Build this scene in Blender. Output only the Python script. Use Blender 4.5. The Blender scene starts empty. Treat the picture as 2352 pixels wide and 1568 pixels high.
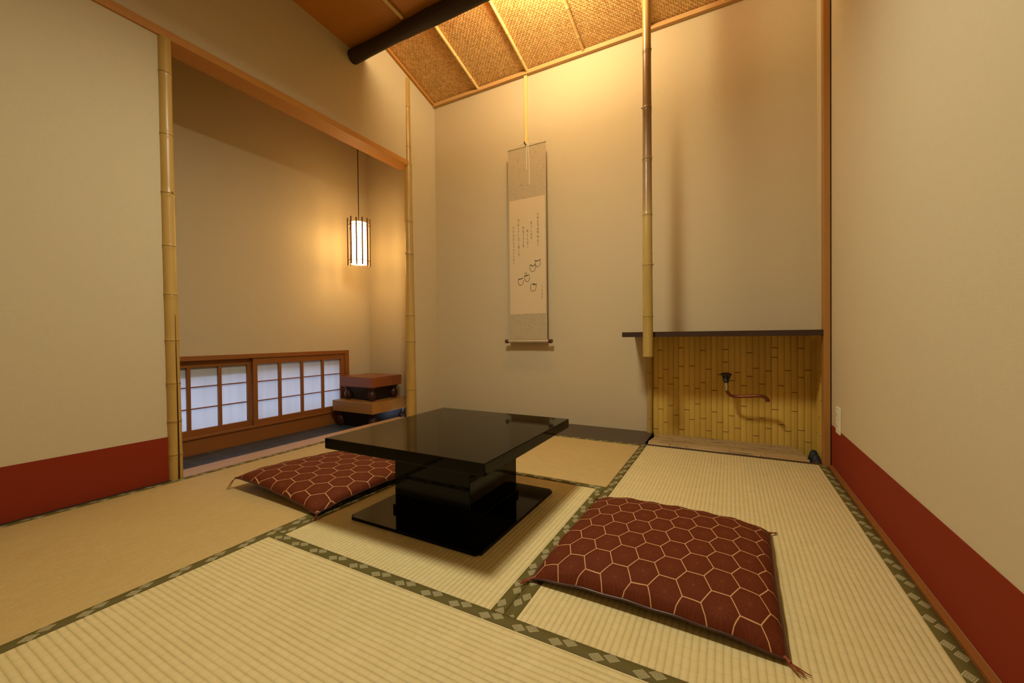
import bpy, bmesh, math, random
from mathutils import Vector, Matrix
random.seed(7)
PI = math.pi
C = bpy.context.scene.collection
sc = bpy.context.scene

# ------------------------------------------------------------------ node helpers
class N:
    """tiny expression wrapper: builds Math nodes"""
    def __init__(s, t, o): s.t, s.o = t, o
    def _m(s, op, *a, clamp=False):
        n = s.t.nodes.new('ShaderNodeMath'); n.operation = op; n.use_clamp = clamp
        for i, v in enumerate((s,) + a):
            if isinstance(v, N): s.t.links.new(v.o, n.inputs[i])
            else: n.inputs[i].default_value = float(v)
        return N(s.t, n.outputs[0])
    def __add__(s, b): return s._m('ADD', b)
    def __sub__(s, b): return s._m('SUBTRACT', b)
    def __mul__(s, b): return s._m('MULTIPLY', b)
    def __truediv__(s, b): return s._m('DIVIDE', b)
    def abs(s): return s._m('ABSOLUTE')
    def mod(s, b): return s._m('FLOORED_MODULO', b)
    def floor(s): return s._m('FLOOR')
    def sin(s): return s._m('SINE')
    def lt(s, b): return s._m('LESS_THAN', b)
    def gt(s, b): return s._m('GREATER_THAN', b)
    def max(s, b): return s._m('MAXIMUM', b)
    def min(s, b): return s._m('MINIMUM', b)
    def pow(s, b): return s._m('POWER', b)
    def clamp(s): return s._m('ADD', 0.0, clamp=True)
    def atan2(s, b): return s._m('ARCTAN2', b)
    def sqrt(s): return s._m('SQRT')

class Mat:
    def __init__(s, name, rough=0.6, spec=0.5):
        s.m = bpy.data.materials.new(name); s.m.use_nodes = True
        s.t = s.m.node_tree; s.b = s.t.nodes['Principled BSDF']
        s.b.inputs['Roughness'].default_value = rough
        s.b.inputs['Specular IOR Level'].default_value = spec
    def xyz(s, kind='Object'):
        tc = s.t.nodes.new('ShaderNodeTexCoord'); sp = s.t.nodes.new('ShaderNodeSeparateXYZ')
        s.t.links.new(tc.outputs[kind], sp.inputs[0])
        return [N(s.t, sp.outputs[i]) for i in range(3)]
    def vec(s, x, y, z):
        c = s.t.nodes.new('ShaderNodeCombineXYZ')
        for i, v in enumerate((x, y, z)):
            if isinstance(v, N): s.t.links.new(v.o, c.inputs[i])
            else: c.inputs[i].default_value = v
        return c.outputs[0]
    def noise(s, v, scale, detail=3, rough=.5):
        n = s.t.nodes.new('ShaderNodeTexNoise'); n.inputs['Scale'].default_value = scale
        n.inputs['Detail'].default_value = detail; n.inputs['Roughness'].default_value = rough
        s.t.links.new(v, n.inputs['Vector']); return N(s.t, n.outputs['Fac'])
    def white(s, v):
        n = s.t.nodes.new('ShaderNodeTexWhiteNoise'); s.t.links.new(v, n.inputs['Vector']); return N(s.t, n.outputs['Value'])
    def voro(s, v, scale, out='Distance', rnd=1.0):
        n = s.t.nodes.new('ShaderNodeTexVoronoi'); n.inputs['Scale'].default_value = scale
        n.inputs['Randomness'].default_value = rnd
        s.t.links.new(v, n.inputs['Vector']); return N(s.t, n.outputs[out])
    def mix(s, f, a, b):
        n = s.t.nodes.new('ShaderNodeMix'); n.data_type = 'RGBA'
        if isinstance(f, N): s.t.links.new(f.o, n.inputs[0])
        else: n.inputs[0].default_value = f
        for i, v in ((6, a), (7, b)):
            if isinstance(v, (tuple, list)): n.inputs[i].default_value = (*v[:3], 1)
            else: s.t.links.new(v, n.inputs[i])
        return n.outputs[2]
    def color(s, c):
        if isinstance(c, (tuple, list)): s.b.inputs['Base Color'].default_value = (*c[:3], 1)
        else: s.t.links.new(c, s.b.inputs['Base Color'])
        return s
    def bump(s, h, dist=.001, strength=1.0):
        n = s.t.nodes.new('ShaderNodeBump'); n.inputs['Distance'].default_value = dist
        n.inputs['Strength'].default_value = strength
        s.t.links.new(h.o, n.inputs['Height']); s.t.links.new(n.outputs[0], s.b.inputs['Normal'])
        return s
    def rough(s, r):
        if isinstance(r, N): s.t.links.new(r.o, s.b.inputs['Roughness'])
        else: s.b.inputs['Roughness'].default_value = r
        return s

# ------------------------------------------------------------------ materials
WALLC = (.585, .475, .285)
def m_wall():
    M = Mat('wall_cloth', .85, .2); x, y, z = M.xyz()
    h = x + y
    n1 = M.noise(M.vec(h * 700, h * 700, z * 25), 1, 2); n2 = M.noise(M.vec(h * 25, h * 25, z * 600), 1, 2)
    big = M.noise(M.vec(x, y, z), 1.3, 2)
    f = (n1 * .5 + n2 * .5)
    c = M.mix((f - .3) * 1.6, tuple(v * .90 for v in WALLC), tuple(min(1, v * 1.06) for v in WALLC))
    c = M.mix((big * .25), c, tuple(v * .93 for v in WALLC))
    M.color(c); M.bump(f, .0006, .5); return M.m
def m_plain(name, c, rough=.6, spec=.5, metal=0, coat=0):
    M = Mat(name, rough, spec); M.color(c); M.b.inputs['Metallic'].default_value = metal
    M.b.inputs['Coat Weight'].default_value = coat; M.b.inputs['Coat Roughness'].default_value = .05
    return M.m
def m_wood(name, a, b, axis='y', rough=.5, spec=.4, scale=1.0):
    M = Mat(name, rough, spec); x, y, z = M.xyz()
    s = {'x': (3, 60, 60), 'y': (60, 3, 60), 'z': (60, 60, 3)}[axis]
    v = M.vec(x * (s[0] * scale), y * (s[1] * scale), z * (s[2] * scale))
    n = M.noise(v, 1, 4, .6); n2 = M.noise(M.vec(x * s[0] * .15, y * s[1] * .15, z * s[2] * .15), 1, 2)
    f = ((n * .6 + n2 * .6) - .2).clamp()
    M.color(M.mix(f, a, b)); M.bump(n, .0004, .5); return M.m
def m_bamboo(name, a, b, rough=.28, spec=.5, fine=1.0, knots=False):
    M = Mat(name, rough, spec); x, y, z = M.xyz()
    n = M.noise(M.vec(x * 260 * fine, y * 260 * fine, z * 4), 1, 3)
    n2 = M.noise(M.vec(x * 14, y * 14, z * 3), 1, 3, .6)
    f = ((n * .45 + n2 * .9) - .2).clamp()
    M.color(M.mix(f, a, b)); M.bump(n, .0003, .4)
    M.rough((n2 * .35) + (rough - .1)); return M.m
def m_tatami(name, a, b, ridge=.0150, groove=.30, bmp=.0015):
    M = Mat(name, .62, .30); x, y, z = M.xyz()
    wob = M.noise(M.vec(x * 3, y * 9, 0), 1, 2) * .004
    q = (x + wob) / ridge
    row = q.floor()
    r = (q.mod(1) - .5).abs() * 2                    # 0 crest .. 1 groove
    rs = r.pow(2.2)
    rn = M.white(M.vec(row, 3.1, 0))
    # knots of the hidden warp: short staggered dashes along each ridge
    seg = y / .030 + rn * 7.3 + M.noise(M.vec(x * 40, y * 12, 7), 1, 1) * .3
    sn = M.white(M.vec(row, seg.floor(), 1))
    d = ((seg.mod(1) - .5).abs() * 2).pow(9) * sn.gt(.25)
    rush = M.noise(M.vec(x * 30, y * 900, 0), 1, 2, .5)
    var = M.noise(M.vec(x * 2, y * 2, 0), 1.6, 3)
    straw = M.noise(M.vec(x * 14, y * 420, 3), 1, 2)
    gv = M.noise(M.vec(x * 9, y * 22, 5), 1, 2)
    f = (var * .5 + straw * .45 + sn * .22 - .20).clamp()
    c = M.mix(f, a, b)
    dk = tuple(v * k for v, k in zip(a, (.62, .58, .46)))
    c = M.mix((rs * (gv * 1.4) * groove + d * .32 * groove + r.pow(14) * groove * .5).clamp(), c, dk)
    M.color(c)
    h = (rs * -.9) + d * -.28 + rush * .22 + sn * .22 + gv * .3 + 1.0
    M.bump(h, bmp, .7); return M.m
def m_heri():
    """dark olive cloth border with pairs of woven pale diamonds"""
    M = Mat('border_brocade', .75, .3); x, y, z = M.xyz('UV')      # x = along (m), y = across (m)
    P = .090; W = .034
    u = x.mod(P)
    def dia(u0, v0, a, b):
        return ((u - u0).abs() / a) + ((y - v0).abs() / b)
    d1 = dia(.0265, .0232, .0185, .0138); d2 = dia(.0555, .0118, .0185, .0138)
    d = d1.min(d2)
    ins = d.lt(1.0)
    th = M.noise(M.vec(x * 900, y * 900, 0), 1, 1)
    ring = ((d * 3.2).mod(1)).gt(.24)
    fill = (th * 1.2 + .05).clamp() * ins * ring
    ub = (x + .045).mod(P)
    d3 = ((ub - .028).abs() / .022) + ((y - .012).abs() / .016)
    d4 = ((ub - .054).abs() / .022) + ((y - .022).abs() / .016)
    faint = (((d3.min(d4) * 4).mod(1)).lt(.22)) * .16
    c = M.mix(th * .6, (.084, .061, .006), (.142, .104, .014))
    c = M.mix(faint, c, (.36, .31, .16))
    c = M.mix(fill, c, (.47, .395, .20))
    M.color(c); M.bump(fill * .6 + th * .4, .0006, .6); return M.m
def m_hex():
    M = Mat('hexagon_cloth', .75, .12); x, y, z = M.xyz('UV')
    K = .090; kx = .117 / (math.sqrt(3) * K)
    X = x / (K * kx); Y = y / K
    R = math.sqrt(3); H = R / 2
    ax = X.mod(R) - H; ay = Y.mod(1) - .5
    bx = (X - H).mod(R) - H; by = (Y - .5).mod(1) - .5
    da = ax * ax + ay * ay; db = bx * bx + by * by
    s = da.lt(db)
    inv = (s * -1) + 1
    gx = ax * s + bx * inv; gy = ay * s + by * inv
    e = ((gx.abs() * .8660254) + (gy.abs() * .5)).max(gy.abs())
    line = (e - .4775).max(0) * 70
    line = line.clamp()
    th = M.noise(M.vec(x * 1400, y * 1400, 0), 1, 1)
    n = M.noise(M.vec(x * 60, y * 60, 1), 1, 3)
    ang = gy.atan2(gx); rad = (gx * gx + gy * gy).sqrt()
    star = ((ang * 12).sin() * .5 + .5) * ((rad * -2.1) + 1.05).clamp()
    dot = rad.lt(.045)
    base = M.mix((th * .5 + n * .5), (.085, .0135, .002), (.130, .025, .005))
    c = M.mix((star * n * .55 + dot * .35).clamp(), base, (.22, .060, .018))
    c = M.mix(line * .92, c, (.64, .35, .155))
    M.color(c)
    M.b.inputs['Sheen Weight'].default_value = 0
    M.bump(line * .8 + th * .35 + star * .3, .0008, .6); return M.m
def m_woven():
    """sloping ceiling of woven bark strips"""
    M = Mat('woven_bark', .7, .35); x, y, z = M.xyz()
    wob = M.noise(M.vec(x * 60, y * 60, z), 1, 3) * .010 + M.noise(M.vec(x * 4, y * 4, z), 1, 2) * .02
    S = .0140
    a = (x + wob) / S; b = (y + wob) / S
    ck = ((a.floor() + b.floor()).mod(2))
    ra = (a.mod(1) - .5).abs() * 2; rb = (b.mod(1) - .5).abs() * 2
    hole = ((ra * ra + rb * rb)).sqrt().gt(1.13)
    v = M.white(M.vec(a.floor(), b.floor(), ck))
    edge = (ra * ck + rb * (ck * -1 + 1)).pow(3)
    n = M.noise(M.vec(x * 90, y * 90, z), 1, 3, .6)
    f = (v * .7 + n * .5 - .1).clamp()
    c = M.mix(f, (.54, .29, .08), (.88, .55, .21))
    c = M.mix((edge * .30 + hole * .30).clamp(), c, (.14, .060, .016))
    M.color(c)
    M.bump((edge * -.8) + v * .6 + n * .8 - hole * .6, .003, .7); return M.m
def m_tile():
    M = Mat('slate_tile', .42, .45); x, y, z = M.xyz()
    P = .1635
    a = ((x + 2.93) / P); b = ((y - 1.211) / P)
    g = ((a.mod(1) - .5).abs()).max((b.mod(1) - .5).abs()).gt(.487)
    v = M.white(M.vec(a.floor(), b.floor(), 0)); n = M.noise(M.vec(x, y, z), 30, 4, .6)
    c = M.mix((v * .5 + n * .5), (.022, .027, .030), (.050, .058, .060))
    M.color(M.mix(g, c, (.16, .165, .155))); M.bump(n * .4 + g * -1, .002, .5); return M.m
def m_strip():
    """split bamboo strips: tone changes from strip to strip"""
    M = Mat('split_bamboo', .42, .45); x, y, z = M.xyz()
    k = ((x + .4636) / .0325).floor() + ((y - 2.56) / .0305).floor() * 3
    v = M.white(M.vec(k, 2, 0))
    n = M.noise(M.vec(x * 330, y * 330, z * 5), 1, 3); n2 = M.noise(M.vec(x * 9, y * 9, z * 3), 1, 3)
    f = (v * .45 + n * .3 + n2 * .4 - .1).clamp()
    M.color(M.mix(f, (.52, .30, .038), (.82, .54, .11))); M.bump(n, .0004, .4); return M.m
def m_scrollcloth():
    M = Mat('flecked_paper', .8, .2); x, y, z = M.xyz()
    v = M.vec(x * 1.2, y, z)
    d = M.voro(v, 55, 'Distance'); n = M.noise(v, 90, 2); gate = M.noise(v, 11, 2).gt(.46)
    sp = (d.lt(.20)) * gate * n.gt(.42)
    th = M.noise(M.vec(x * 500, y, z * 500), 1, 2)
    c = M.mix(th, (.40, .31, .175), (.50, .39, .225))
    M.color(M.mix(sp * .6, c, (.12, .07, .025))); return M.m
def m_paper(name, c):
    M = Mat(name, .85, .15); x, y, z = M.xyz(); n = M.noise(M.vec(x, y, z), 220, 2)
    M.color(M.mix(n, tuple(v * .93 for v in c), c)); return M.m
def m_shoji():
    m = bpy.data.materials.new('shoji_paper'); m.use_nodes = True; t = m.node_tree
    t.nodes.remove(t.nodes['Principled BSDF']); out = t.nodes['Material Output']
    d = t.nodes.new('ShaderNodeBsdfDiffuse'); tr = t.nodes.new('ShaderNodeBsdfTranslucent'); mx = t.nodes.new('ShaderNodeMixShader')
    tc = t.nodes.new('ShaderNodeTexCoord'); mp = t.nodes.new('ShaderNodeMapping'); mp.inputs['Scale'].default_value = (1, 22, 1.2)
    nz = t.nodes.new('ShaderNodeTexNoise'); nz.inputs['Scale'].default_value = 1.0; cr = t.nodes.new('ShaderNodeMix'); cr.data_type = 'RGBA'
    t.links.new(tc.outputs['Object'], mp.inputs[0]); t.links.new(mp.outputs[0], nz.inputs['Vector']); t.links.new(nz.outputs['Fac'], cr.inputs[0])
    cr.inputs[6].default_value = (.70, .70, .70, 1); cr.inputs[7].default_value = (.86, .86, .86, 1)
    t.links.new(cr.outputs[2], d.inputs[0]); t.links.new(cr.outputs[2], tr.inputs[0]); mx.inputs[0].default_value = .5
    t.links.new(d.outputs[0], mx.inputs[1]); t.links.new(tr.outputs[0], mx.inputs[2]); t.links.new(mx.outputs[0], out.inputs[0])
    return m
def m_emit(name, c, s):
    m = bpy.data.materials.new(name); m.use_nodes = True; t = m.node_tree
    b = t.nodes['Principled BSDF']; b.inputs['Base Color'].default_value = (.8, .8, .8, 1)
    b.inputs['Emission Color'].default_value = (*c, 1); b.inputs['Emission Strength'].default_value = s; return m

WALL = m_wall()
RED = m_plain('red_skirting_paper', (.225, .026, .006), .8, .15)
CEDAR = m_wood('cedar', (.42, .175, .026), (.56, .25, .045), 'y')
CEDARX = m_wood('cedar_cross', (.50, .27, .085), (.66, .39, .14), 'x')
CEDARZ = m_wood('cedar_upright', (.32, .135, .022), (.45, .20, .042), 'z')
SILLW = m_wood('sill_wood', (.40, .225, .105), (.52, .31, .155), 'y', .45)
FRAMEW = m_wood('window_wood', (.23, .072, .013), (.35, .125, .025), 'y', .4)
FRAMEV = m_wood('window_wood_upright', (.23, .072, .013), (.35, .125, .025), 'z', .4)
BOARDC = m_wood('ceiling_board', (.44, .165, .016), (.60, .24, .030), 'x', .5)
LOG = m_wood('smoked_log', (.018, .009, .004), (.055, .028, .012), 'x', .6)
DARKW = m_wood('dark_board', (.035, .018, .011), (.060, .032, .020), 'x', .28)
SHELFW = m_wood('dark_shelf', (.028, .011, .006), (.055, .021, .010), 'x', .4)
BAMB = m_bamboo('bamboo_aged', (.36, .20, .035), (.58, .37, .10))
BAMBP = m_bamboo('bamboo_pale', (.64, .43, .14), (.84, .62, .26), .35)
BAMBH = m_bamboo('bamboo_mottled_culm', (.30, .20, .07), (.58, .40, .14), .22)
def _mottle(m):
    """one stretch of the culm between two joints is darker brown, the lower ones yellower"""
    t = m.node_tree; tc = t.nodes.new('ShaderNodeTexCoord'); sp = t.nodes.new('ShaderNodeSeparateXYZ'); t.links.new(tc.outputs['Object'], sp.inputs[0])
    r = t.nodes.new('ShaderNodeValToRGB'); t.links.new(sp.outputs[2], r.inputs[0]); r.color_ramp.interpolation = 'LINEAR'
    e = r.color_ramp.elements; mp = t.nodes.new('ShaderNodeMath'); mp.operation = 'DIVIDE'; mp.inputs[1].default_value = 2.4
    t.links.new(sp.outputs[2], mp.inputs[0]); t.links.new(mp.outputs[0], r.inputs[0])
    e[0].position = 0; e[0].color = (1.0, .96, .68, 1); e[1].position = 1; e[1].color = (1, 1, 1, 1)
    for p, c in ((.34, (1.0, .95, .72, 1)), (.40, (.75, .62, .7, 1)), (.48, (.62, .50, .50, 1)), (.595, (.45, .32, .28, 1)), (.61, (.50, .36, .32, 1)), (.74, (.75, .6, .5, 1)), (.76, (.95, .9, .8, 1))):
        q = e.new(p); q.color = c
    b = t.nodes['Principled BSDF']; old = b.inputs['Base Color'].links[0].from_socket
    mx = t.nodes.new('ShaderNodeMix'); mx.data_type = 'RGBA'; mx.blend_type = 'MULTIPLY'; mx.inputs[0].default_value = 1
    t.links.new(old, mx.inputs[6]); t.links.new(r.outputs[0], mx.inputs[7]); t.links.new(mx.outputs[2], b.inputs['Base Color'])
_mottle(BAMBH)
SCAR = m_plain('bamboo_joint_scar', (.15, .075, .022), .6, .3); STRIP = m_strip(); STRIPD = m_plain('bamboo_node_scar', (.25, .125, .024), .6, .3)
SLATB = m_bamboo('bamboo_weathered', (.30, .17, .055), (.58, .38, .16), .5)
def _slat():
    M = Mat('grating_bamboo', .5, .4); x, y, z = M.xyz()
    n = M.noise(M.vec(x * 5, y * 160, z * 160), 1, 3); st = M.noise(M.vec(x * 5, y * 22, 3), 1, 3, .6)
    c = M.mix(n, (.26, .14, .04), (.56, .36, .14)); c = M.mix(((st - .56) * 7).clamp() * .75, c, (.07, .055, .035))
    M.color(c); M.bump(n, .0006, .6); return M.m
SLATG = _slat()
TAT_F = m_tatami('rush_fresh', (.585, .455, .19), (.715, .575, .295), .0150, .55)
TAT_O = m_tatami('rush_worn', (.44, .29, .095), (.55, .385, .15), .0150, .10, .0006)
HERI = m_heri(); HEX = m_hex(); WOVEN = m_woven(); TILE = m_tile()
LACQ = m_plain('black_lacquer', (.0020, .0018, .0010), .05, .5); LACQ.node_tree.nodes['Principled BSDF'].inputs['IOR'].default_value = 1.23
UNDER = m_plain('black_cotton', (.012, .008, .006), .85, .2)
PIPE = m_plain('brown_piping', (.055, .018, .010), .35, .5)
TASS = m_plain('tassel_thread', (.26, .065, .02), .8, .2)
GOW = m_wood('board_wood', (.20, .050, .014), (.34, .115, .03), 'x', .33)
GOW2 = m_wood('board_wood_gold', (.30, .13, .025), (.46, .21, .045), 'x', .33)
GOLEG = m_wood('board_leg', (.030, .010, .005), (.07, .022, .010), 'z', .35)
SCL = m_scrollcloth(); PAP = m_paper('scroll_paper', (.64, .49, .28)); INK = m_plain('ink', (.030, .022, .012), .8, .1)
INKM = m_plain('ink_thin', (.085, .055, .025), .85, .1); INKF = m_plain('ink_faint', (.20, .135, .065), .85, .1)
CORDW = m_plain('white_cord', (.72, .64, .46), .8, .2); CORDB = m_plain('black_cord', (.02, .008, .006), .6, .3)
KNOB = m_plain('roller_knob', (.09, .028, .012), .35, .5)
COPPER = m_plain('bronze_pipe', (.20, .06, .030), .28, .5, .85); CHROME = m_plain('chrome', (.62, .60, .56), .16, .5, 1)
BLACKM = m_plain('black_metal', (.015, .012, .010), .4, .5)
PLATE = m_plain('ivory_plastic', (.74, .66, .44), .4, .5); SLOT = m_plain('socket_slot', (.05, .04, .03), .5, .4)
SHOJI = m_shoji(); VOID = m_plain('dark_basin', (.012, .011, .012), .6, .3)
SHADEW = m_plain('shade_metal', (.10, .06, .03), .5, .4)
LSTICK = m_wood('lantern_stick', (.10, .035, .012), (.18, .07, .02), 'z', .4)
STONE = m_plain('black_stone', (.016, .017, .022), .6, .4)

# ------------------------------------------------------------------ geometry helpers
def obj(name, bm, m, parent=None, smooth=False, kind=None, label=None):
    me = bpy.data.meshes.new(name); bmesh.ops.recalc_face_normals(bm, faces=bm.faces); bm.to_mesh(me); bm.free()
    for p in me.polygons: p.use_smooth = smooth
    if smooth:                                   # flat, sharp-edged end caps
        caps = set()
        for p in me.polygons:
            if len(p.vertices) > 5: p.use_smooth = False; caps.update(tuple(sorted(k)) for k in p.edge_keys)
        for e in me.edges:
            if tuple(sorted(e.vertices)) in caps: e.use_edge_sharp = True
    ms = m if isinstance(m, (list, tuple)) else [m]
    for q in ms: me.materials.append(q)
    o = bpy.data.objects.new(name, me); C.objects.link(o)
    if parent is not None: o.parent = parent
    if kind: o['kind'] = kind
    if label: o['label'] = label
    return o
def bx(bm, x0, x1, y0, y1, z0, z1, bev=0):
    r = bmesh.ops.create_cube(bm, size=1)
    vs = r['verts']
    for v in vs:
        v.co = Vector(((x0 + x1) / 2 + v.co.x * (x1 - x0), (y0 + y1) / 2 + v.co.y * (y1 - y0), (z0 + z1) / 2 + v.co.z * (z1 - z0)))
    if bev:
        es = set(e for v in vs for e in v.link_edges)
        bmesh.ops.bevel(bm, geom=list(es), offset=bev, segments=2, affect='EDGES', profile=.6)
    return bm
def box(x0, x1, y0, y1, z0, z1, bev=0): return bx(bmesh.new(), x0, x1, y0, y1, z0, z1, bev)
def tube(bm, pts, rads, seg=12, cap=True):
    """skin rings along a polyline"""
    pts = [Vector(p) for p in pts]; rings = []
    if not isinstance(rads, (list, tuple)): rads = [rads] * len(pts)
    up = None
    for i, p in enumerate(pts):
        d = (pts[min(i + 1, len(pts) - 1)] - pts[max(i - 1, 0)]).normalized()
        if up is None:
            a = Vector((0, 0, 1)) if abs(d.z) < .9 else Vector((0, 1, 0)); up = d.cross(a).normalized()
        u = (up - d * up.dot(d)).normalized(); up = u; w = d.cross(u)
        rings.append([bm.verts.new(p + (u * math.cos(2 * PI * k / seg) + w * math.sin(2 * PI * k / seg)) * rads[i]) for k in range(seg)])
    for a, b in zip(rings, rings[1:]):
        for k in range(seg): bm.faces.new((a[k], a[(k + 1) % seg], b[(k + 1) % seg], b[k]))
    if cap: bm.faces.new(rings[0][::-1]); bm.faces.new(rings[-1])
    return bm
def lathe(bm, prof, c=(0, 0, 0), seg=24):
    c = Vector(c); rings = []
    for r, z in prof:
        rings.append([bm.verts.new(c + Vector((r * math.cos(2 * PI * k / seg), r * math.sin(2 * PI * k / seg), z))) for k in range(seg)])
    for a, b in zip(rings, rings[1:]):
        for k in range(seg): bm.faces.new((a[k], a[(k + 1) % seg], b[(k + 1) % seg], b[k]))
    return bm
def thing(name, label, cat, loc=(0, 0, 0), group=None):
    o = bpy.data.objects.new(name, None); C.objects.link(o); o.location = loc; o.empty_display_size = .05
    return tag(o, label, cat, group)
def tag(o, label, cat, group=None):
    o['label'] = label; o['category'] = cat
    if group: o['group'] = group
    return o
def part(name, bm, m, t, smooth=False, label=None):
    """mesh given in world coordinates, parented to a thing that sits at t.location"""
    off = world_off(t)
    for v in bm.verts: v.co -= off
    return obj(name, bm, m, t, smooth, label=label)
def world_off(t):
    o = Vector((0, 0, 0))
    while t is not None: o += t.location; t = t.parent
    return o
def single(name, bm, m, label, cat, smooth=False, group=None, loc=None):
    if loc is None: loc = (0, 0, 0)
    L = Vector(loc)
    for v in bm.verts: v.co -= L
    o = obj(name, bm, m, None, smooth); o.location = L
    return tag(o, label, cat, group)
def struct(name, bm, m, parent=None, smooth=False):
    return obj(name, bm, m, parent, smooth, kind=None if parent else 'structure')

# ------------------------------------------------------------------ key dimensions (metres, floor = 0)
XL, XR, YB, YF = -2.325, .441, 2.878, -.32
AX = 2.52                      # front edge of the alcove
XRB, YRS, YR0 = -3.05, 2.765, .60    # recess
ZT = 3.16

# ------------------------------------------------------------------ room shell
struct('floor', box(-2.435, .60, YF - .1, AX, -.20, -.031), DARKW)
b = box(XL - .08, XL, YF, .925, 0 - .03, 2.072)
bx(b, XL - .08, XL, YF, YB + .06, 2.111, ZT)
bx(b, XL - .08, XL, 2.575, YB + .06, -.03, 2.111)
struct('wall_left', b, WALL)
struct('wall_right', box(XR, XR + .1, YF, YB + .06, -.2, ZT), WALL)
struct('wall_back', box(XL, XR, YB, YB + .06, -.2, ZT), WALL)
struct('wall_front', box(XL - .08, XR + .1, YF - .1, YF, -.03, ZT), WALL)
# recess behind the left wall
ROOFZ = 2.56
b = bmesh.new()
wy0, wy1, wz0, wz1 = .86, 2.506, .035, .557      # window hole
bx(b, XRB - .10, XRB, YR0 - .1, wy0, -.08, ROOFZ); bx(b, XRB - .10, XRB, wy1, YRS + .1, -.08, ROOFZ)
bx(b, XRB - .10, XRB, wy0, wy1, wz1, ROOFZ)
struct('wall_recess', b, WALL)
struct('wall_recess_side', box(XRB, -2.405, YRS, YRS + .08, -.08, ROOFZ), WALL)
struct('wall_recess_end', box(XRB, -2.405, YR0 - .08, YR0, -.08, ROOFZ), WALL)
struct('ceiling_recess', box(XRB - .1, -2.405, YR0 - .1, YRS + .1, ROOFZ, ROOFZ + .04), BOARDC)
struct('floor_recess', box(XRB - .1, -2.455, YR0 - .1, YRS + .1, -.16, -.08), TILE)
struct('trim_1', box(-2.455, -2.318, .925, 2.52, -.10, 0, .002), SILLW)          # sill board of the recess
b = box(XRB, XRB + .012, YR0, YRS, -.08, .022); bx(b, XRB, XRB + .022, YR0, YRS, .022, .035, .001)
struct('baseboard_recess', b, FRAMEW)
# lintel over the opening
struct('trim_2', box(-2.442, XL + .014, YF, 2.556, 2.072, 2.111, .0015), CEDAR)
# red skirting
struct('baseboard_left', box(XL, XL + .002, YF, .90, .003, .2065), RED)
struct('baseboard_right', box(XR - .002, XR, YF, 2.495, .014, .2115), RED)
struct('trim_3', box(XL, XL + .014, YF, .905, -.03, .003, .001), DARKW)
struct('trim_4', box(.4255, XR, YF, 2.50, -.03, .010, .001), FRAMEW)

# front ceiling of boards, sloping slightly
def slope_z(y): return 2.712 - .063 * (y - 1.54)
b = bmesh.new()
y0, y1 = YF, 2.085
vs = [b.verts.new(p) for p in ((XL, y0, slope_z(y0)), (XR, y0, slope_z(y0)), (XR, y1, slope_z(y1)), (XL, y1, slope_z(y1)),
                               (XL, y0, slope_z(y0) + .02), (XR, y0, slope_z(y0) + .02), (XR, y1, slope_z(y1) + .02), (XL, y1, slope_z(y1) + .02))]
for f in ((0, 1, 2, 3), (4, 7, 6, 5), (0, 4, 5, 1), (1, 5, 6, 2), (2, 6, 7, 3), (3, 7, 4, 0)): b.faces.new([vs[i] for i in f])
struct('ceiling', b, BOARDC)
# woven sloping ceiling
def wz(y): return 2.740 + .287 * (YB - y)
b = bmesh.new(); y0, y1 = 1.70, YB
vs = [b.verts.new(p) for p in ((XL, y0, wz(y0)), (XR, y0, wz(y0)), (XR, y1, wz(y1)), (XL, y1, wz(y1)),
                               (XL, y0, wz(y0) + .02), (XR, y0, wz(y0) + .02), (XR, y1, wz(y1) + .02), (XL, y1, wz(y1) + .02))]
for f in ((0, 1, 2, 3), (4, 7, 6, 5), (0, 4, 5, 1), (1, 5, 6, 2), (2, 6, 7, 3), (3, 7, 4, 0)): b.faces.new([vs[i] for i in f])
struct('ceiling_woven', b, WOVEN)
struct('wall_cove', box(XL, XR, 1.66, 1.70, slope_z(1.7) + .02, ZT), BOARDC)
# edge mouldings of the woven ceiling
b = box(XL, XR, YB - .030, YB, 2.712, 2.742, .0015); struct('trim_5', b, CEDARX)
b = bmesh.new()
for sx in (XL, XR - .022):
    vs = [b.verts.new(p) for p in [(sx + dx, y, wz(y) - .004 - dz) for y in (2.10, YB - .03) for dz in (0, .026) for dx in (0, .022)]]
    for f in ((0, 1, 3, 2), (4, 6, 7, 5), (0, 4, 5, 1), (2, 3, 7, 6), (1, 5, 7, 3), (0, 2, 6, 4)): b.faces.new([vs[i] for i in f])
struct('trim_6', b, CEDAR)

# post in front of the right wall
struct('trim_7', box(.409, .436, 2.500, 2.558, 0, 2.815, .002), CEDARZ)
# alcove floor board
struct('floor_alcove', box(XL, -.462, AX, YB, -.03, 0.001), DARKW)
# threshold and pit under the bamboo grating
struct('trim_8', box(-.462, XR, AX, AX + .028, -.10, .001, .001), SHELFW)  # wood strip, its dark tone also painting in the shaded front gap
b = box(-.462, XR, AX, YB, -.14, -.10); bx(b, -.470, -.462, AX, YB, -.14, 0); struct('floor_basin', b, VOID)

# ------------------------------------------------------------------ beam
rnd = random.Random(3)
pts = []; rr = []
for i in range(40):
    x = XL + (XR - XL) * i / 39
    pts.append((x, 1.985 + .004 * math.sin(x * 5), 2.636 + .005 * math.sin(x * 3.1 + 1))); rr.append(.046 + .0035 * math.sin(x * 7) + rnd.uniform(-.0012, .0012))
pts[0] = (XL + .001, *pts[0][1:]); pts[-1] = (XR - .001, *pts[-1][1:])
single('ceiling_beam', tube(bmesh.new(), pts, rr, 20), LOG, 'round dark smoked log spanning the room under the edge of the board ceiling', 'beam', True)

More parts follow.
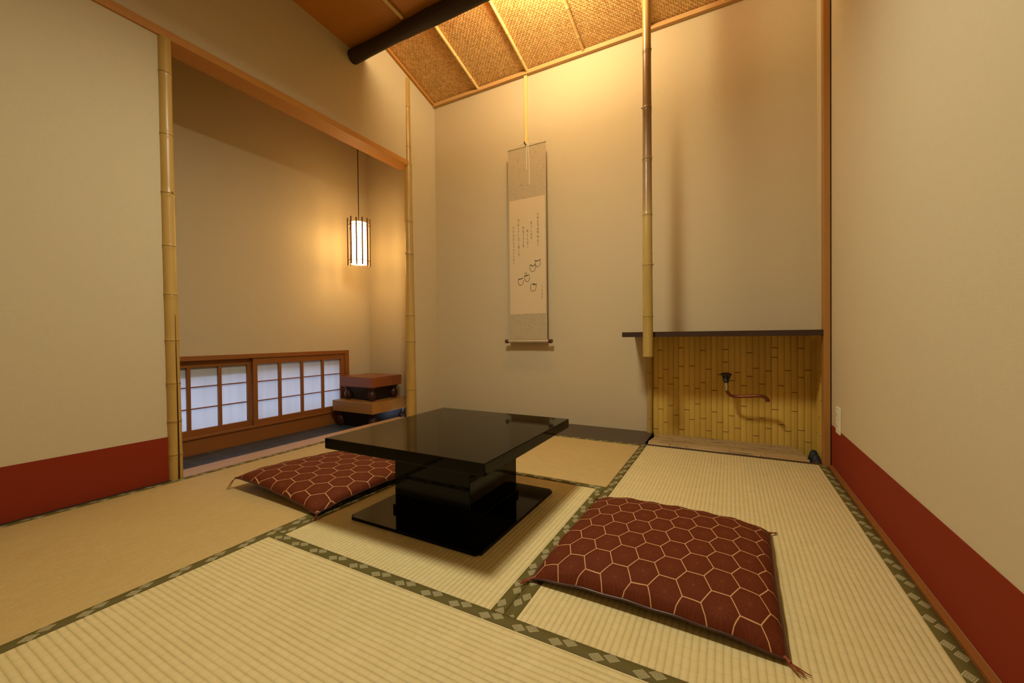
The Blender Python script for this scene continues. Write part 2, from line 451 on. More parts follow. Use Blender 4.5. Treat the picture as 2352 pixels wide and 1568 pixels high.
# bamboo rafters under the woven ceiling
def bamboo(p0, p1, r0, r1, nodes, seg=20, ridge=.0028, wob=0, seed=0):
    bm, pts = _bamboo(p0, p1, r0, r1, nodes, seg, ridge, wob, seed)
    P0 = Vector(p0); D_ = (Vector(p1) - P0); L = D_.length; D_ = D_ / L
    for f in bm.faces:
        t = (f.calc_center_median() - P0).dot(D_)
        if any(abs(t - n * L) < .0013 for n in nodes) and len(f.verts) == 4: f.material_index = 1
    return bm
def _bamboo(p0, p1, r0, r1, nodes, seg=20, ridge=.0028, wob=0, seed=0, groove=None):
    """culm from p0 to p1; nodes = fractions along it"""
    p0, p1 = Vector(p0), Vector(p1); L = (p1 - p0).length; rnd = random.Random(seed)
    ts = set([0., 1.]); n = max(24, int(L / .03))
    for i in range(n): ts.add(i / n)
    for f in nodes:
        for d in (-.010, -.0045, -.0015, .0015, .0045, .011): ts.add(min(1, max(0, f + d / L)))
    ts = sorted(ts); pts = []; rads = []
    ph = rnd.uniform(0, 6)
    for t in ts:
        r = r0 + (r1 - r0) * t; dn = min([abs(t - f) * L for f in nodes] or [1])
        r *= 1 + .018 * math.exp(-(dn / .03) ** 2)
        if dn < .0016: r += ridge * .55
        elif dn < .0046: r += ridge
        p = p0.lerp(p1, t); p = p + Vector((math.sin(t * 5 + ph), math.cos(t * 4 + ph), 0)) * wob
        pts.append(p); rads.append(r)
    return tube(bmesh.new(), pts, rads, seg), pts
raf_lab = ['pale bamboo rafter on woven ceiling nearest the left wall, bright against a shaded bay',
           'pale bamboo rafter meeting the moulding directly above the hanging scroll',
           'pale bamboo rafter on woven ceiling between the scroll strip and the hanging bamboo pole',
           'pale bamboo rafter on woven ceiling partly behind the top of the hanging bamboo pole',
           'pale bamboo rafter on woven ceiling nearest the right wall']
for i, x in enumerate((-1.848, -1.392, -.938, -.484, -.030)):
    off = .013
    bm = bamboo((x - .01, 1.72, wz(1.72) - off), (x + .006, YB - .012, wz(YB - .012) - off), .0125, .0115, [.12, .33, .52, .72, .9], 12, .0012, 0, i)
    single('bamboo_rafter', bm, [BAMBP, SCAR], raf_lab[i], 'rafter', True, 'rafters of the woven ceiling')
bm = bamboo((-1.84, YF + .01, slope_z(YF) - .0128), (-1.808, 1.930, slope_z(1.93) - .0128), .012, .0115, [.1, .3, .5, .66, .84], 12, .0012)
single('bamboo_batten', bm, [BAMBP, SCAR], 'pale bamboo batten under the brown board ceiling, ending at the dark log', 'batten', True)

# ------------------------------------------------------------------ bamboo posts
def post(name, label, p0, p1, r0, r1, zs, m, stubs=(), extra=None, seed=0):
    z0, z1 = p0[2], p1[2]; t = thing(name, label, 'post', (p0[0], p0[1], z0))
    culm = part('culm', bamboo(p0, p1, r0, r1, [(z - z0) / (z1 - z0) for z in zs], 28, .0013, .0015, seed), [m, SCAR], t, True)
    for (z, ang) in stubs:
        f = (z - z0) / (z1 - z0); c = Vector(p0).lerp(Vector(p1), f); r = r0 + (r1 - r0) * f
        d = Vector((math.cos(ang), math.sin(ang), .25))
        off = world_off(culm)
        bm = tube(bmesh.new(), [c + d * (r * .7), c + d * (r + .006)], [.006, .004], 8)
        part('branch_stub', bm, m, culm, True)
    return t, culm
pn1 = [1.91, 1.622, 1.349, 1.102, 0.873, 0.657, 0.455, 0.276, 0.117]
t, culm = post('bamboo_post', 'golden bamboo post at the near side of the recess opening, split crack near its foot',
               (-2.330, .918, 0.0), (-2.330, .905, 2.072), .0285, .0265, pn1, BAMB, [(1.102, -2.2), (1.349, .3)], seed=1)
# the crack: dark narrow wedge along the lower culm
bm = bmesh.new()
pts = [Vector((-2.330 + .0288 * math.cos(a), .918 + .0288 * math.sin(a), z)) for z, a in ((.003, .12), (.15, .13), (.3, .10), (.45, .07), (.62, .03), (.78, .0))]
pts = [p + Vector((.0012, 0, 0)) for p in pts]
tube(bm, pts, [.0042, .0036, .0028, .0022, .0014, .0005], 6)
part('crack', bm, m_plain('crack_dark', (.05, .022, .006), .9, .1), culm, True)
pn2 = [2.55, 2.228, 1.618, 1.348, 0.844, 0.628, 0.233]
post('bamboo_post', 'golden bamboo post between the lantern recess and the scroll alcove',
     (-2.333, 2.541, 0.0), (-2.338, 2.538, 2.79), .0425, .0270, pn2, BAMB, [(1.348, -1.6)], seed=2)
pn3 = [2.318, 1.989, 1.689, 1.365, 1.071, 0.771]
post('hanging_pole', 'tall bamboo pole hanging from the ceiling in front of the dark shelf',
     (-.4245, 2.470, .537), (-.4245, 2.470, 2.845), .0293, .0225, pn3, BAMBH, [(1.989, 3.3), (2.318, -.2), (1.689, -.3), (1.071, .1)], seed=5)
t = post('bamboo_trim_post', 'thin bamboo upright at the left edge of the split bamboo panel under the shelf',
     (-.483, 2.858, .001), (-.483, 2.858, .652), .0170, .0175, [.41, .62], BAMB, [(.10, -1.5)], seed=6)

# ------------------------------------------------------------------ split bamboo panel
b = bmesh.new(); W = .0325; rn = random.Random(11)
def strip_x(bm, x0, x1, y, z0, z1, nodes, depth=.0060, axis='x'):
    zs = sorted(set([z0, z1] + [min(z1, max(z0, n + d)) for n in nodes for d in (-.006, -.0025, .0, .0025, .006)]))
    prof = [(0, .25), (.08, .75), (.3, 1), (.7, 1), (.92, .75), (1, .25)]; rings = []
    for z in zs:
        dn = min([abs(z - n) for n in nodes] or [1]); k = 1 + (.22 if dn < .001 else (.18 if dn < .003 else 0))
        if dn < .001: k = .75
        ring = []
        for u, h in prof:
            a = x0 + .0006 + (x1 - x0 - .0012) * u; dd = depth * h * k
            ring.append(bm.verts.new((a, y - dd, z) if axis == 'x' else (y - dd, a, z)))
        rings.append(ring)
    for r0, r1 in zip(rings, rings[1:]):
        zm = (r0[0].co.z + r1[0].co.z) / 2; dn = min([abs(zm - n) for n in nodes] or [1])
        for k in range(len(prof) - 1):
            f = bm.faces.new((r0[k], r0[k + 1], r1[k + 1], r1[k]))
            if dn < .002: f.material_index = 1
    for r in (rings[0], rings[-1]):
        bm.faces.new(r if r is rings[0] else r[::-1])
t = thing('bamboo_wall_panel', 'wall panel of upright split bamboo strips behind the faucet, under the dark shelf', 'panel', (-.03, YB, 0))
bx(b, -.4636, XR, YB - .004, YB, -.10, .652)
for k in range(31):
    x0 = -.4636 + k * W
    if x0 + W > XR: break
    ph = (k * .618) % 1
    nodes = [(.03 + .19 * ph + rn.uniform(-.02, .02)), (.30 + .20 * ((k * .38) % 1) + rn.uniform(-.03, .03))]
    if k % 4 == 1: nodes.append(.56 + rn.uniform(-.03, .03))
    strip_x(b, x0, x0 + W, YB - .003, -.10, .652, nodes)
part('strips', b, [STRIP, STRIPD], t, False)
b = bmesh.new()
bx(b, XR - .003, XR, 2.56, YB - .003, -.10, .652)
for k in range(10):
    y0_ = 2.56 + k * .0305
    strip_x(b, y0_, y0_ + .0305, XR - .003, -.10, .652, [.1 + .1 * (k % 3), .35 + .05 * (k % 4)], axis='y')
part('side_strips', b, [STRIP, STRIPD], t, False)

# dark shelf with a slightly wavy front edge
b = bmesh.new(); n = 40; top = []; bot = []
def shelf_front(x): return 2.503 + .006 * math.sin(x * 7 + 1) + .003 * math.sin(x * 19)
xs = [-.585 + (XR - .0305 + .585) * i / n for i in range(n + 1)]
ring = [(x, shelf_front(x)) for x in xs] + [(xs[-1], YB), (xs[0], YB)]
# right end notched around the post: stops just before it at the front
V0 = [b.verts.new((x, y, .6525)) for x, y in ring]; V1 = [b.verts.new((x, y, .6825)) for x, y in ring]
b.faces.new(V0[::-1]); b.faces.new(V1)
for i in range(len(ring)): j = (i + 1) % len(ring); b.faces.new((V0[i], V0[j], V1[j], V1[i]))
bmesh.ops.bevel(b, geom=[e for e in b.edges if abs(e.verts[0].co.z - e.verts[1].co.z) < 1e-5 and max(e.verts[0].co.y, e.verts[1].co.y) < 2.6], offset=.004, segments=2, affect='EDGES')
single('wall_shelf', b, SHELFW, 'thick dark wooden shelf board over the split bamboo panel', 'shelf', loc=(-.08, YB, .6525))

# bamboo grating on the basin
t = thing('bamboo_grating', 'low grating of weathered bamboo slats laid at the foot of the split bamboo panel', 'grating', (-.04, 2.70, -.10))
for x in (-.36, -.04, .28): part('bearer', box(x, x + .025, 2.556, 2.862, -.10, -.018), GOLEG, t)
ys = [(2.572, .0195), (2.613, .0185), (2.651, .0165), (2.683, .0135), (2.710, .0115), (2.734, .0108), (2.757, .0105), (2.779, .0102), (2.800, .0100), (2.821, .0098), (2.838, .0090), (2.854, .0095)]
for i, (y, r) in enumerate(ys):
    x1 = .362 - .003 * i + rn.uniform(-.006, .006)
    bm = bamboo((-.447 + .0015 * i + rn.uniform(-.003, .003), y, -.010), (x1, y, -.010 + .002 * (i % 3)), r, r * .97, sorted(rn.uniform(.05, .95) for _ in range(3)), 14, .0016, 0, i + 20)
    for v in bm.verts:
        v.co.z = -.010 + (v.co.z + .010) * (.95 if v.co.z > -.010 else .2)
    part('slat', bm, [SLATG, SCAR], t, True)
# dark stones in the open corner
for i, (x, y, r, h) in enumerate(((.398, 2.600, .034, .055), (.402, 2.672, .033, .060), (.404, 2.745, .032, .062))):
    bm = bmesh.new(); bmesh.ops.create_icosphere(bm, subdivisions=3, radius=1)
    for v in bm.verts:
        k = 1 + .07 * math.sin(v.co.x * 3 + i * 2) * math.cos(v.co.y * 4 + i) + .05 * math.sin(v.co.z * 5 + i)
        v.co = Vector((v.co.x * r * .85 * k + x, v.co.y * r * k + y, v.co.z * h * .95 - .10 + h))
    single('pebble', bm, STONE, ['black stone in the open basin corner, nearest the front threshold', 'black stone in the middle of the open basin corner',
           'black stone in the open basin corner, nearest the bamboo panel'][i], 'stone', True, 'stones in the basin corner')

# faucet
FY = 2.745
t = thing('faucet', 'bronze swan neck faucet with a chrome valve on the split bamboo panel', 'faucet', (-.022, YB - .008, .40))
part('wall_flange', tube(bmesh.new(), [(-.022, YB - .004, .40), (-.022, YB - .018, .40)], [.024, .021], 20), BLACKM, t, True)
part('valve_body', tube(bmesh.new(), [(-.022, YB - .015, .40), (-.022, YB - .05, .40), (-.022, FY + .012, .398), (-.022, FY, .392), (-.022, FY - .001, .372)], [.011, .013, .015, .016, .013], 18), BLACKM, t, True)
part('chrome_collar', tube(bmesh.new(), [(-.0225, FY, .386), (-.022, FY, .378), (-.022, FY, .366), (-.0215, FY, .360), (-.021, FY, .352), (-.020, FY, .338), (-.019, FY, .326)], [.009, .0125, .0125, .0085, .0118, .0105, .0085], 18), CHROME, t, True, 'chrome collar')
hb = tube(bmesh.new(), [(-.022, FY, .392), (-.022, FY, .420)], [.006, .006], 12)
tube(hb, [(-.052, FY, .421), (-.038, FY, .424), (-.022, FY, .425), (-.006, FY, .424), (.008, FY, .421)], [.005, .008, .0095, .008, .005], 12)
tube(hb, [(-.022, FY - .03, .421), (-.022, FY - .016, .424), (-.022, FY, .425), (-.022, FY + .016, .424), (-.022, FY + .03, .421)], [.005, .008, .0095, .008, .005], 12)
part('cross_handle', hb, BLACKM, t, True)
sp = [(-.019, FY, .332), (-.017, FY, .320), (-.011, FY - .001, .308), (.000, FY - .002, .2985), (.014, FY - .003, .2935), (.030, FY - .004, .2925)]
sp += [(.03 + .115 * i / 6, FY - .004 - .012 * i / 6, .2925 + .0125 * i / 6) for i in range(1, 7)]
sp += [(.160, FY - .017, .3045), (.172, FY - .018, .3015), (.181, FY - .019, .295), (.187, FY - .019, .286), (.189, FY - .019, .275)]
part('spout', tube(bmesh.new(), sp, [.0082] * (len(sp) - 5) + [.0085, .009, .0096, .0102, .0106], 16), COPPER, t, True)

# ------------------------------------------------------------------ tatami
def tatami(label, x0, x1, y0, y1, along, m, heri_a=True, heri_b=True):
    """along = 'x' or 'y' : direction of the ribs and of the cloth borders"""
    g = .0008
    x0 += g; x1 -= g; y0 += g; y1 -= g
    cx, cy = (x0 + x1) / 2, (y0 + y1) / 2
    Lx, Ly = (x1 - x0), (y1 - y0)
    t = thing('tatami_mat', label, 'tatami mat', (cx, cy, -.03), 'tatami mats on the floor')
    rz = 0 if along == 'y' else PI / 2
    w, l = (Lx, Ly) if along == 'y' else (Ly, Lx)
    Wb = .034
    bm = bmesh.new(); bx(bm, -w / 2, w / 2, -l / 2, l / 2, 0, .0295, .0015)
    o = obj('rush_surface', bm, m, t); o.rotation_euler = (0, 0, rz)
    for s, on in ((-1, heri_a), (1, heri_b)):
        if not on: continue
        bm = bmesh.new(); a0 = s * (w / 2 - Wb); a1 = s * (w / 2 + .0004)
        n = 8; uvl = bm.loops.layers.uv.new('UVMap')
        vs = [[bm.verts.new((a, y, z)) for a, z in ((a0, .0296), (a0 + s * .001, .0308), (a0 + (a1 - a0) * .5, .0311), (a1 - s * .001, .0307), (a1, .028), (a1, .0))] for y in (-l / 2 - .0003, l / 2 + .0003)]
        for k in range(5):
            f = bm.faces.new((vs[0][k], vs[0][k + 1], vs[1][k + 1], vs[1][k]))
            for lp in f.loops:
                lp[uvl].uv = ((lp.vert.co.y + 10) * 1.0, (abs(lp.vert.co.x - a0)))
        e = obj('cloth_border', bm, HERI, t, True); e.rotation_euler = (0, 0, rz)
    return t
tatami('large tatami mat filling the near foreground, its ribs running across the view', -1.363, .4250, -.300, .825, 'x', TAT_F, True, True)
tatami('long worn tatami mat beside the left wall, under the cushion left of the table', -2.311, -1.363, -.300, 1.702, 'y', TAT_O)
tatami('square half size tatami mat under the black table', -1.363, -.478, .825, 1.702, 'y', TAT_F)
tatami('long tatami mat beside the right wall, under the cushion right of the table', -.478, .4250, .825, AX, 'y', TAT_F)
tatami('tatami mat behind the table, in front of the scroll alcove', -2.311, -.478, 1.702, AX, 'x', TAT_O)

# ------------------------------------------------------------------ table
t = thing('low_table', 'low square black lacquered table on a box pedestal and thin base plate', 'table', (-.946, 1.29, .0005))
bm = box(-.337, .337, -.345, .345, .2665, .3045, .003)
rot = Matrix.Rotation(math.radians(.5), 4, 'Z')
for v in bm.verts: v.co = rot @ v.co + Vector((-.948, 1.2965, 0))
part('table_top', bm, LACQ, t)
bm = box(-1.226, -.662, 1.004, 1.577, .0015, .0125)
bmesh.ops.bevel(bm, geom=[e for e in bm.edges if abs(e.verts[0].co.z - e.verts[1].co.z) > .005], offset=.012, segments=5, affect='EDGES')
part('base_plate', bm, LACQ, t)
part('pedestal', box(-1.116, -.775, 1.123, 1.458, .0125, .2668, .0025), LACQ, t)
b = bmesh.new()
for (x0, x1, y0_, y1_) in ((-1.122, -.769, 1.117, 1.1228), (-1.122, -.769, 1.4582, 1.464), (-1.122, -1.1162, 1.117, 1.464), (-.7748, -.769, 1.117, 1.464)):
    bx(b, x0, x1, y0_, y1_, .0125, .034, .001)
part('pedestal_skirt', b, LACQ, t)

# ------------------------------------------------------------------ cushions
def cushion(label, cx, cy, w, d, rz, uvoff, hh=.040, turn=False, skew=0, tassels=(0, 1, 2, 3), swell=1.0, lift=0.0, lifts=(0, 0, 0, 0), seed=0):
    t = thing('floor_cushion', label, 'cushion', (cx, cy, .0012), 'hexagon patterned floor cushions'); t.rotation_euler = (0, 0, rz)
    n = 44; zr = .0235
    def outline(u, v):
        # pinched corners: sides bow inwards a little
        x = u * w / 2 * (1 - .020 * (1 - v * v) * swell); y = v * d / 2 * (1 - .020 * (1 - u * u) * swell) - (skew * u if v < 0 else 0) * abs(v)
        return x, y
    def rim_z(u, v):
        m = max(abs(u), abs(v)); a = [(1 - u) / 2 * (1 - v) / 2, (1 + u) / 2 * (1 - v) / 2, (1 + u) / 2 * (1 + v) / 2, (1 - u) / 2 * (1 + v) / 2]
        return zr - .0165 * (abs(u) * abs(v)) ** 3 + sum(q ** 1.5 * l for q, l in zip(a, lifts))
    def prof(u, v):
        a = max(0, 1 - abs(u) ** 4.2); c = max(0, 1 - abs(v) ** 4.2)
        return (a * c) ** .42
    rnd = random.Random(seed); ph = rnd.uniform(0, 6)
    def ztop(u, v):
        p = prof(u, v)
        wr = .0012 * math.sin(u * 9 + ph) * math.sin(v * 7 + ph) + .0025 * math.exp(-((abs(v) - .93) / .05) ** 2) * math.sin(u * 21 + ph) + .0018 * math.exp(-((abs(u) - .93) / .05) ** 2) * math.sin(v * 17 + ph)
        return rim_z(u, v) + hh * p * (1 - .10 * (u * u + v * v) / 2) + wr * (1 if p > 0 else 0)
    def zbot(u, v):
        p = prof(u, v); return max(.0004, rim_z(u, v) - .022 * p - .002)
    def ease(k): x = -1 + 2 * k / n; return math.sin(x * PI / 2) * .35 + x * .65
    for which, fz, m in (('cushion_cover', ztop, HEX), ('underside', zbot, UNDER)):
        bm = bmesh.new(); uvl = bm.loops.layers.uv.new('UVMap'); g = []
        for j in range(n + 1):
            row = []
            for i in range(n + 1):
                u, v = ease(i), ease(j); x, y = outline(u, v); row.append(bm.verts.new((x, y, fz(u, v))))
            g.append(row)
        for j in range(n):
            for i in range(n):
                f = bm.faces.new((g[j][i], g[j][i + 1], g[j + 1][i + 1], g[j + 1][i]) if which == 'cushion_cover' else (g[j][i], g[j + 1][i], g[j + 1][i + 1], g[j][i + 1]))
                for lp in f.loops:
                    q_ = (lp.vert.co.x, lp.vert.co.y); ca, sa = (math.cos(.19), math.sin(.19)) if turn else (1, 0)
                    q_ = (q_[0] * ca - q_[1] * sa, q_[0] * sa + q_[1] * ca); lp[uvl].uv = ((q_[0] + uvoff[0]) * (.78 if turn else 1), q_[1] + uvoff[1])
        me = obj(which, bm, m, t, True)
    ring = []; N_ = 36
    for s in range(4):
        for i in range(N_):
            q = -1 + 2 * i / N_; u, v = [(q, -1), (1, q), (-q, 1), (-1, -q)][s]
            x, y = outline(u, v); ring.append((x, y, rim_z(u, v) - .001 + .0012 * math.sin(i * .9 + s)))
    ring.append(ring[0])
    o = obj('piping', tube(bmesh.new(), ring, .0036, 8, False), PIPE, t, True)
    for k in tassels:
        u, v = ((-1, -1), (1, -1), (1, 1), (-1, 1))[k]; x, y = outline(u, v); z = rim_z(u, v)
        bm = bmesh.new()
        tube(bm, [(x - u * .006, y - v * .006, z + .001), (x + u * .004, y + v * .004, z)], [.005, .0035], 8)
        for q in range(5):
            a = math.atan2(v, u) + rnd.uniform(-.35, .35); L = rnd.uniform(.026, .040)
            tube(bm, [(x, y, z), (x + math.cos(a) * L * .4, y + math.sin(a) * L * .4, z * .75 + .001), (x + math.cos(a + .1) * L * .8, y + math.sin(a + .1) * L * .8, z * .25 + .001), (x + math.cos(a + .15) * L, y + math.sin(a + .15) * L, .0014)], [.0014, .0013, .0012, .0006], 5)
        obj('tassel', bm, TASS, t, True)
    return t
cushion('dark red floor cushion with a pale hexagon pattern on the mat right of the table', -.180, 1.265, .572, .598, math.radians(-1.2), (-.180 + .2075 + .1013, 1.265 - 1.185 + .045), .046, 0, 0, lifts=(0, 0, 0, 0), seed=1)
cushion('red floor cushion with a pale hexagon pattern on the mat left of the table', -1.632, 1.245, .582, .545, math.radians(-2.2), (-1.632 + 1.470 + .1013, 1.245 - 1.142 + .045), .040, 1, lifts=(.038, .0, 0, 0.01), seed=2)

# ------------------------------------------------------------------ window with sliding paper screens
w = bmesh.new()
bx(w, XRB - .09, XRB + .016, wy0, wy1, .526, .557, .0015)          # head
bx(w, XRB - .09, XRB + .016, wy1 - .042, wy1, .035, .526, .0015)   # right jamb
bx(w, XRB - .09, XRB + .016, wy0, wy0 + .042, .035, .526, .0015)
bx(w, XRB - .09, XRB + .010, wy0, wy1, .030, .0365, .001)
win = struct('window_1', w, FRAMEW)
g = struct('pane', box(XRB - .18, XRB - .176, wy0 - .05, wy1 + .05, .02, .60), m_plain('frosted_glass', (.8, .85, .9), .6, .3), win)
gm = g.data.materials[0]; gb = gm.node_tree.nodes['Principled BSDF']; gb.inputs['Transmission Weight'].default_value = 1; gb.inputs['IOR'].default_value = 1.2
def screen(label, y0, y1, xf, cols):
    t = thing('shoji_screen', label, 'paper screen', (xf, (y0 + y1) / 2, .0368), 'sliding paper screens of the low window')
    x0 = xf - .018; x1 = xf
    part('rail', box(x0, x1, y0, y1, .481, .525, .001), FRAMEW, t); part('rail', box(x0, x1, y0, y1, .037, .0735, .001), FRAMEW, t)
    part('stile', box(x0, x1, y0, y0 + .031, .0735, .481, .001), FRAMEV, t)
    part('stile', box(x0, x1, y1 - .041 if y1 > 2.3 else y1 - .036, y1, .0735, .481, .001), FRAMEV, t)
    b = bmesh.new()
    ys_ = cols
    for y in ys_: bx(b, x0 + .001, x1 - .001, y - .0105, y + .0105, .0735, .481)
    for z in (.3515, .2105): bx(b, x0 + .004, x1 - .004, y0 + .03, y1 - .036, z - .0038, z + .0038)
    part('lattice', b, FRAMEV, t)
    part('paper', box(x0 - .0012, x0 - .0004, y0 + .012, y1 - .012, .055, .50), SHOJI, t)
screen('paper screen of the low window, the one nearer to the stacked game boards', 1.676, 2.464, XRB + .006, [1.8755, 2.0585, 2.2465])
screen('paper screen of the low window, its left end hidden by the near bamboo post', .902, 1.688, XRB - .024, [1.113, 1.2925, 1.474])
# unseen board added outside, behind the window top, to darken the upper paper
struct('shading_board', box(XRB - .13, XRB - .052, wy0 - .1, wy1 + .1, .412, .60), GOLEG)

# ------------------------------------------------------------------ game boards
def game_board(label, x0, x1, y0, y1, z0, zb, zt, m):
    t = thing('game_board', label, 'game board', ((x0 + x1) / 2, (y0 + y1) / 2, z0))
    part('board_block', box(x0, x1, y0, y1, zb, zt, .004), m, t)
    h = zb - z0; ins = .050
    for (lx, ly) in ((x0 + ins, y0 + ins), (x1 - ins, y0 + ins), (x0 + ins, y1 - ins), (x1 - ins, y1 - ins)):
        b = bmesh.new(); prof = [(.0, 0), (.018, .0), (.026, .06), (.034, .22), (.040, .42), (.036, .58), (.024, .70), (.030, .84), (.046, .97), (.046, 1.0), (0, 1.0)]
        lathe(b, [(r * .86, z * h) for r, z in prof], (lx, ly, z0), 16)
        for v in b.verts:    # fluted gardenia shaped feet
            dx, dy = v.co.x - lx, v.co.y - ly; a = math.atan2(dy, dx); k = 1 + .10 * math.cos(a * 8)
            v.co.x = lx + dx * k; v.co.y = ly + dy * k
        part('leg', b, GOLEG, t, True)
    b = bmesh.new(); q0, q1 = .064, .030      # dark recessed body, narrowing downwards
    vs = [b.verts.new((x, y, z)) for z, q in ((z0 + .006, q0), (zb - .0005, q1)) for x, y in ((x0 + q, y0 + q), (x1 - q, y0 + q), (x1 - q, y1 - q), (x0 + q, y1 - q))]
    for f in ((3, 2, 1, 0), (4, 5, 6, 7), (0, 1, 5, 4), (1, 2, 6, 5), (2, 3, 7, 6), (3, 0, 4, 7)): b.faces.new([vs[i] for i in f])
    part('under_body', b, m_plain('board_underside', (.014, .007, .004), .5, .4), t)
    return t
game_board('larger golden brown game board on carved feet, bottom of the stack of two', -2.978, -2.503, 2.282, 2.705, -.08, .052, .141, GOW2)
game_board('smaller reddish brown game board on carved feet, topmost of the stack of two', -2.935, -2.556, 2.325, 2.665, .1412, .256, .340, GOW)

# ------------------------------------------------------------------ pendant lantern
LX, LY, LZ0, LZ1 = -2.745, 2.383, 1.268, 1.660
t = thing('hanging_lantern', 'cylindrical paper lantern ringed by dark upright sticks, hanging on a black cord in the recess', 'lamp', (LX, LY, ROOFZ))
part('cord', tube(bmesh.new(), [(LX, LY, LZ1 - .03), (LX, LY, ROOFZ)], .0035, 8), CORDB, t, True)
part('ceiling_cap', tube(bmesh.new(), [(LX, LY, ROOFZ - .03), (LX, LY, ROOFZ)], [.03, .045], 20), CORDB, t, True)
b = lathe(bmesh.new(), [(.066, LZ0 + .018), (.0665, LZ0 + .1), (.0665, LZ1 - .1), (.066, LZ1 - .030)], (LX, LY, 0), 40)
LAMPM = m_emit('lantern_paper', (1.0, .63, .26), 18.0)
sh = part('lamp_shade', b, LAMPM, t, True, 'glowing cream paper shade')
for z in (LZ0 + .045, LZ1 - .055):
    b = bmesh.new(); pts = [(LX + .079 * math.cos(a * PI / 20), LY + .079 * math.sin(a * PI / 20), z) for a in range(41)]
    tube(b, pts, .003, 6, False)
    for a in range(3):
        aa = a * 2 * PI / 3 + .4
        tube(b, [(LX + .066 * math.cos(aa), LY + .066 * math.sin(aa), z), (LX + .082 * math.cos(aa), LY + .082 * math.sin(aa), z)], .002, 6)
    part('ring', b, LSTICK, t, True)
for k in range(12):
    a = k * PI / 6 + .12; r = .088; x, y = LX + r * math.cos(a), LY + r * math.sin(a)
    dz = .010 * math.sin(k * 2.3)
    b = tube(bmesh.new(), [(x, y, LZ0 + .004 + dz * .5), (x, y, LZ1 + dz * .6)], .0062, 10)
    part('stick', b, LSTICK, t, True)
part('socket', tube(bmesh.new(), [(LX, LY, LZ1 - .13), (LX, LY, LZ1 - .028)], [.018, .016], 14), CORDB, t, True)

# ------------------------------------------------------------------ hanging scroll
YS = 2.81
t = thing('scroll_hanging_rail', 'slender pale bamboo strip running down the wall from the ceiling moulding to the scroll', 'rail', (-1.408, YB - .010, 2.742))
bm = box(-1.4215, -1.3945, YB - .016, YB, 2.168, 2.742, .003)
rail = part('strip', bm, BAMBP, t)
part('hook', tube(bmesh.new(), [(-1.408, YB - .012, 2.176), (-1.402, YB - .035, 2.166), (-1.396, YB - .060, 2.158), (-1.392, YS - .006, 2.155), (-1.391, YS - .008, 2.166)], [.006, .005, .0045, .0042, .004], 8), BLACKM, t, True)
t = thing('hanging_scroll', 'tall narrow hanging scroll with calligraphy and five small ink drawings on the alcove wall', 'scroll', (-1.38, YS, 2.14))
sx0, sx1 = -1.5415, -1.2165; pz0, pz1 = .8375, 1.7305; px0, px1 = -1.5325, -1.2255
b = box(sx0, sx1, YS, YS + .0015, .640, 2.128)
part('mounting', b, SCL, t)
part('paper', box(px0, px1, YS - .0008, YS, pz0, pz1), PAP, t, label='pale writing paper')
part('top_rod', tube(bmesh.new(), [(sx0, YS + .003, 2.130), (sx1, YS + .003, 2.130)], .0065, 12), SCL, t, True)
part('roller', tube(bmesh.new(), [(sx0 - .008, YS + .004, .626), (sx1 + .008, YS + .004, .626)], .0125, 16), SCL, t, True)
for s, x in ((-1, sx0 - .008), (1, sx1 + .008)):
    part('roller_knob', tube(bmesh.new(), [(x, YS + .004, .626), (x + s * .008, YS + .004, .626), (x + s * .030, YS + .004, .626)], [.012, .0155, .0155], 16), KNOB, t, True)
b = tube(bmesh.new(), [(sx0 + .07, YS - .002, 2.136), (-1.392, YS - .006, 2.160), (sx1 - .06, YS - .002, 2.136)], .0022, 6)
part('hanging_cord', b, CORDW, t, True)
b = bmesh.new()
tube(b, [(-1.372, YS - .006, 2.150), (-1.374, YS - .005, 2.05), (-1.376, YS - .004, 1.945)], .0028, 6)
part('cord_end', b, CORDW, t, True); b = bmesh.new()
tube(b, [(-1.362, YS - .006, 2.148), (-1.356, YS - .005, 2.05), (-1.354, YS - .004, 1.940), (-1.355, YS - .004, 1.83)], .0026, 6)
part('cord_end', b, CORDW, t, True); b = bmesh.new()
def stroke(bm, pts, w0=.0022, w1=.0012, y=None):
    """flat brush ribbon on the paper"""
    y = (YS - .0012) if y is None else y; n = len(pts); L = []; R = []
    for i, p in enumerate(pts):
        a = pts[max(0, i - 1)]; c = pts[min(n - 1, i + 1)]; dx, dz = c[0] - a[0], c[1] - a[1]; l = math.hypot(dx, dz) or 1
        w = (w0 + (w1 - w0) * i / max(1, n - 1)) / 2
        L.append(bm.verts.new((p[0] - dz / l * w, y, p[1] + dx / l * w))); R.append(bm.verts.new((p[0] + dz / l * w, y, p[1] - dx / l * w)))
    for i in range(n - 1):
        try: bm.faces.new((L[i], L[i + 1], R[i + 1], R[i]))
        except ValueError: pass
def smooth(p, it=2):
    for _ in range(it):
        q = [p[0]]
        for a, c in zip(p, p[1:]): q += [(a[0] * .75 + c[0] * .25, a[1] * .75 + c[1] * .25), (a[0] * .25 + c[0] * .75, a[1] * .25 + c[1] * .75)]
        q.append(p[-1]); p = q
    return p
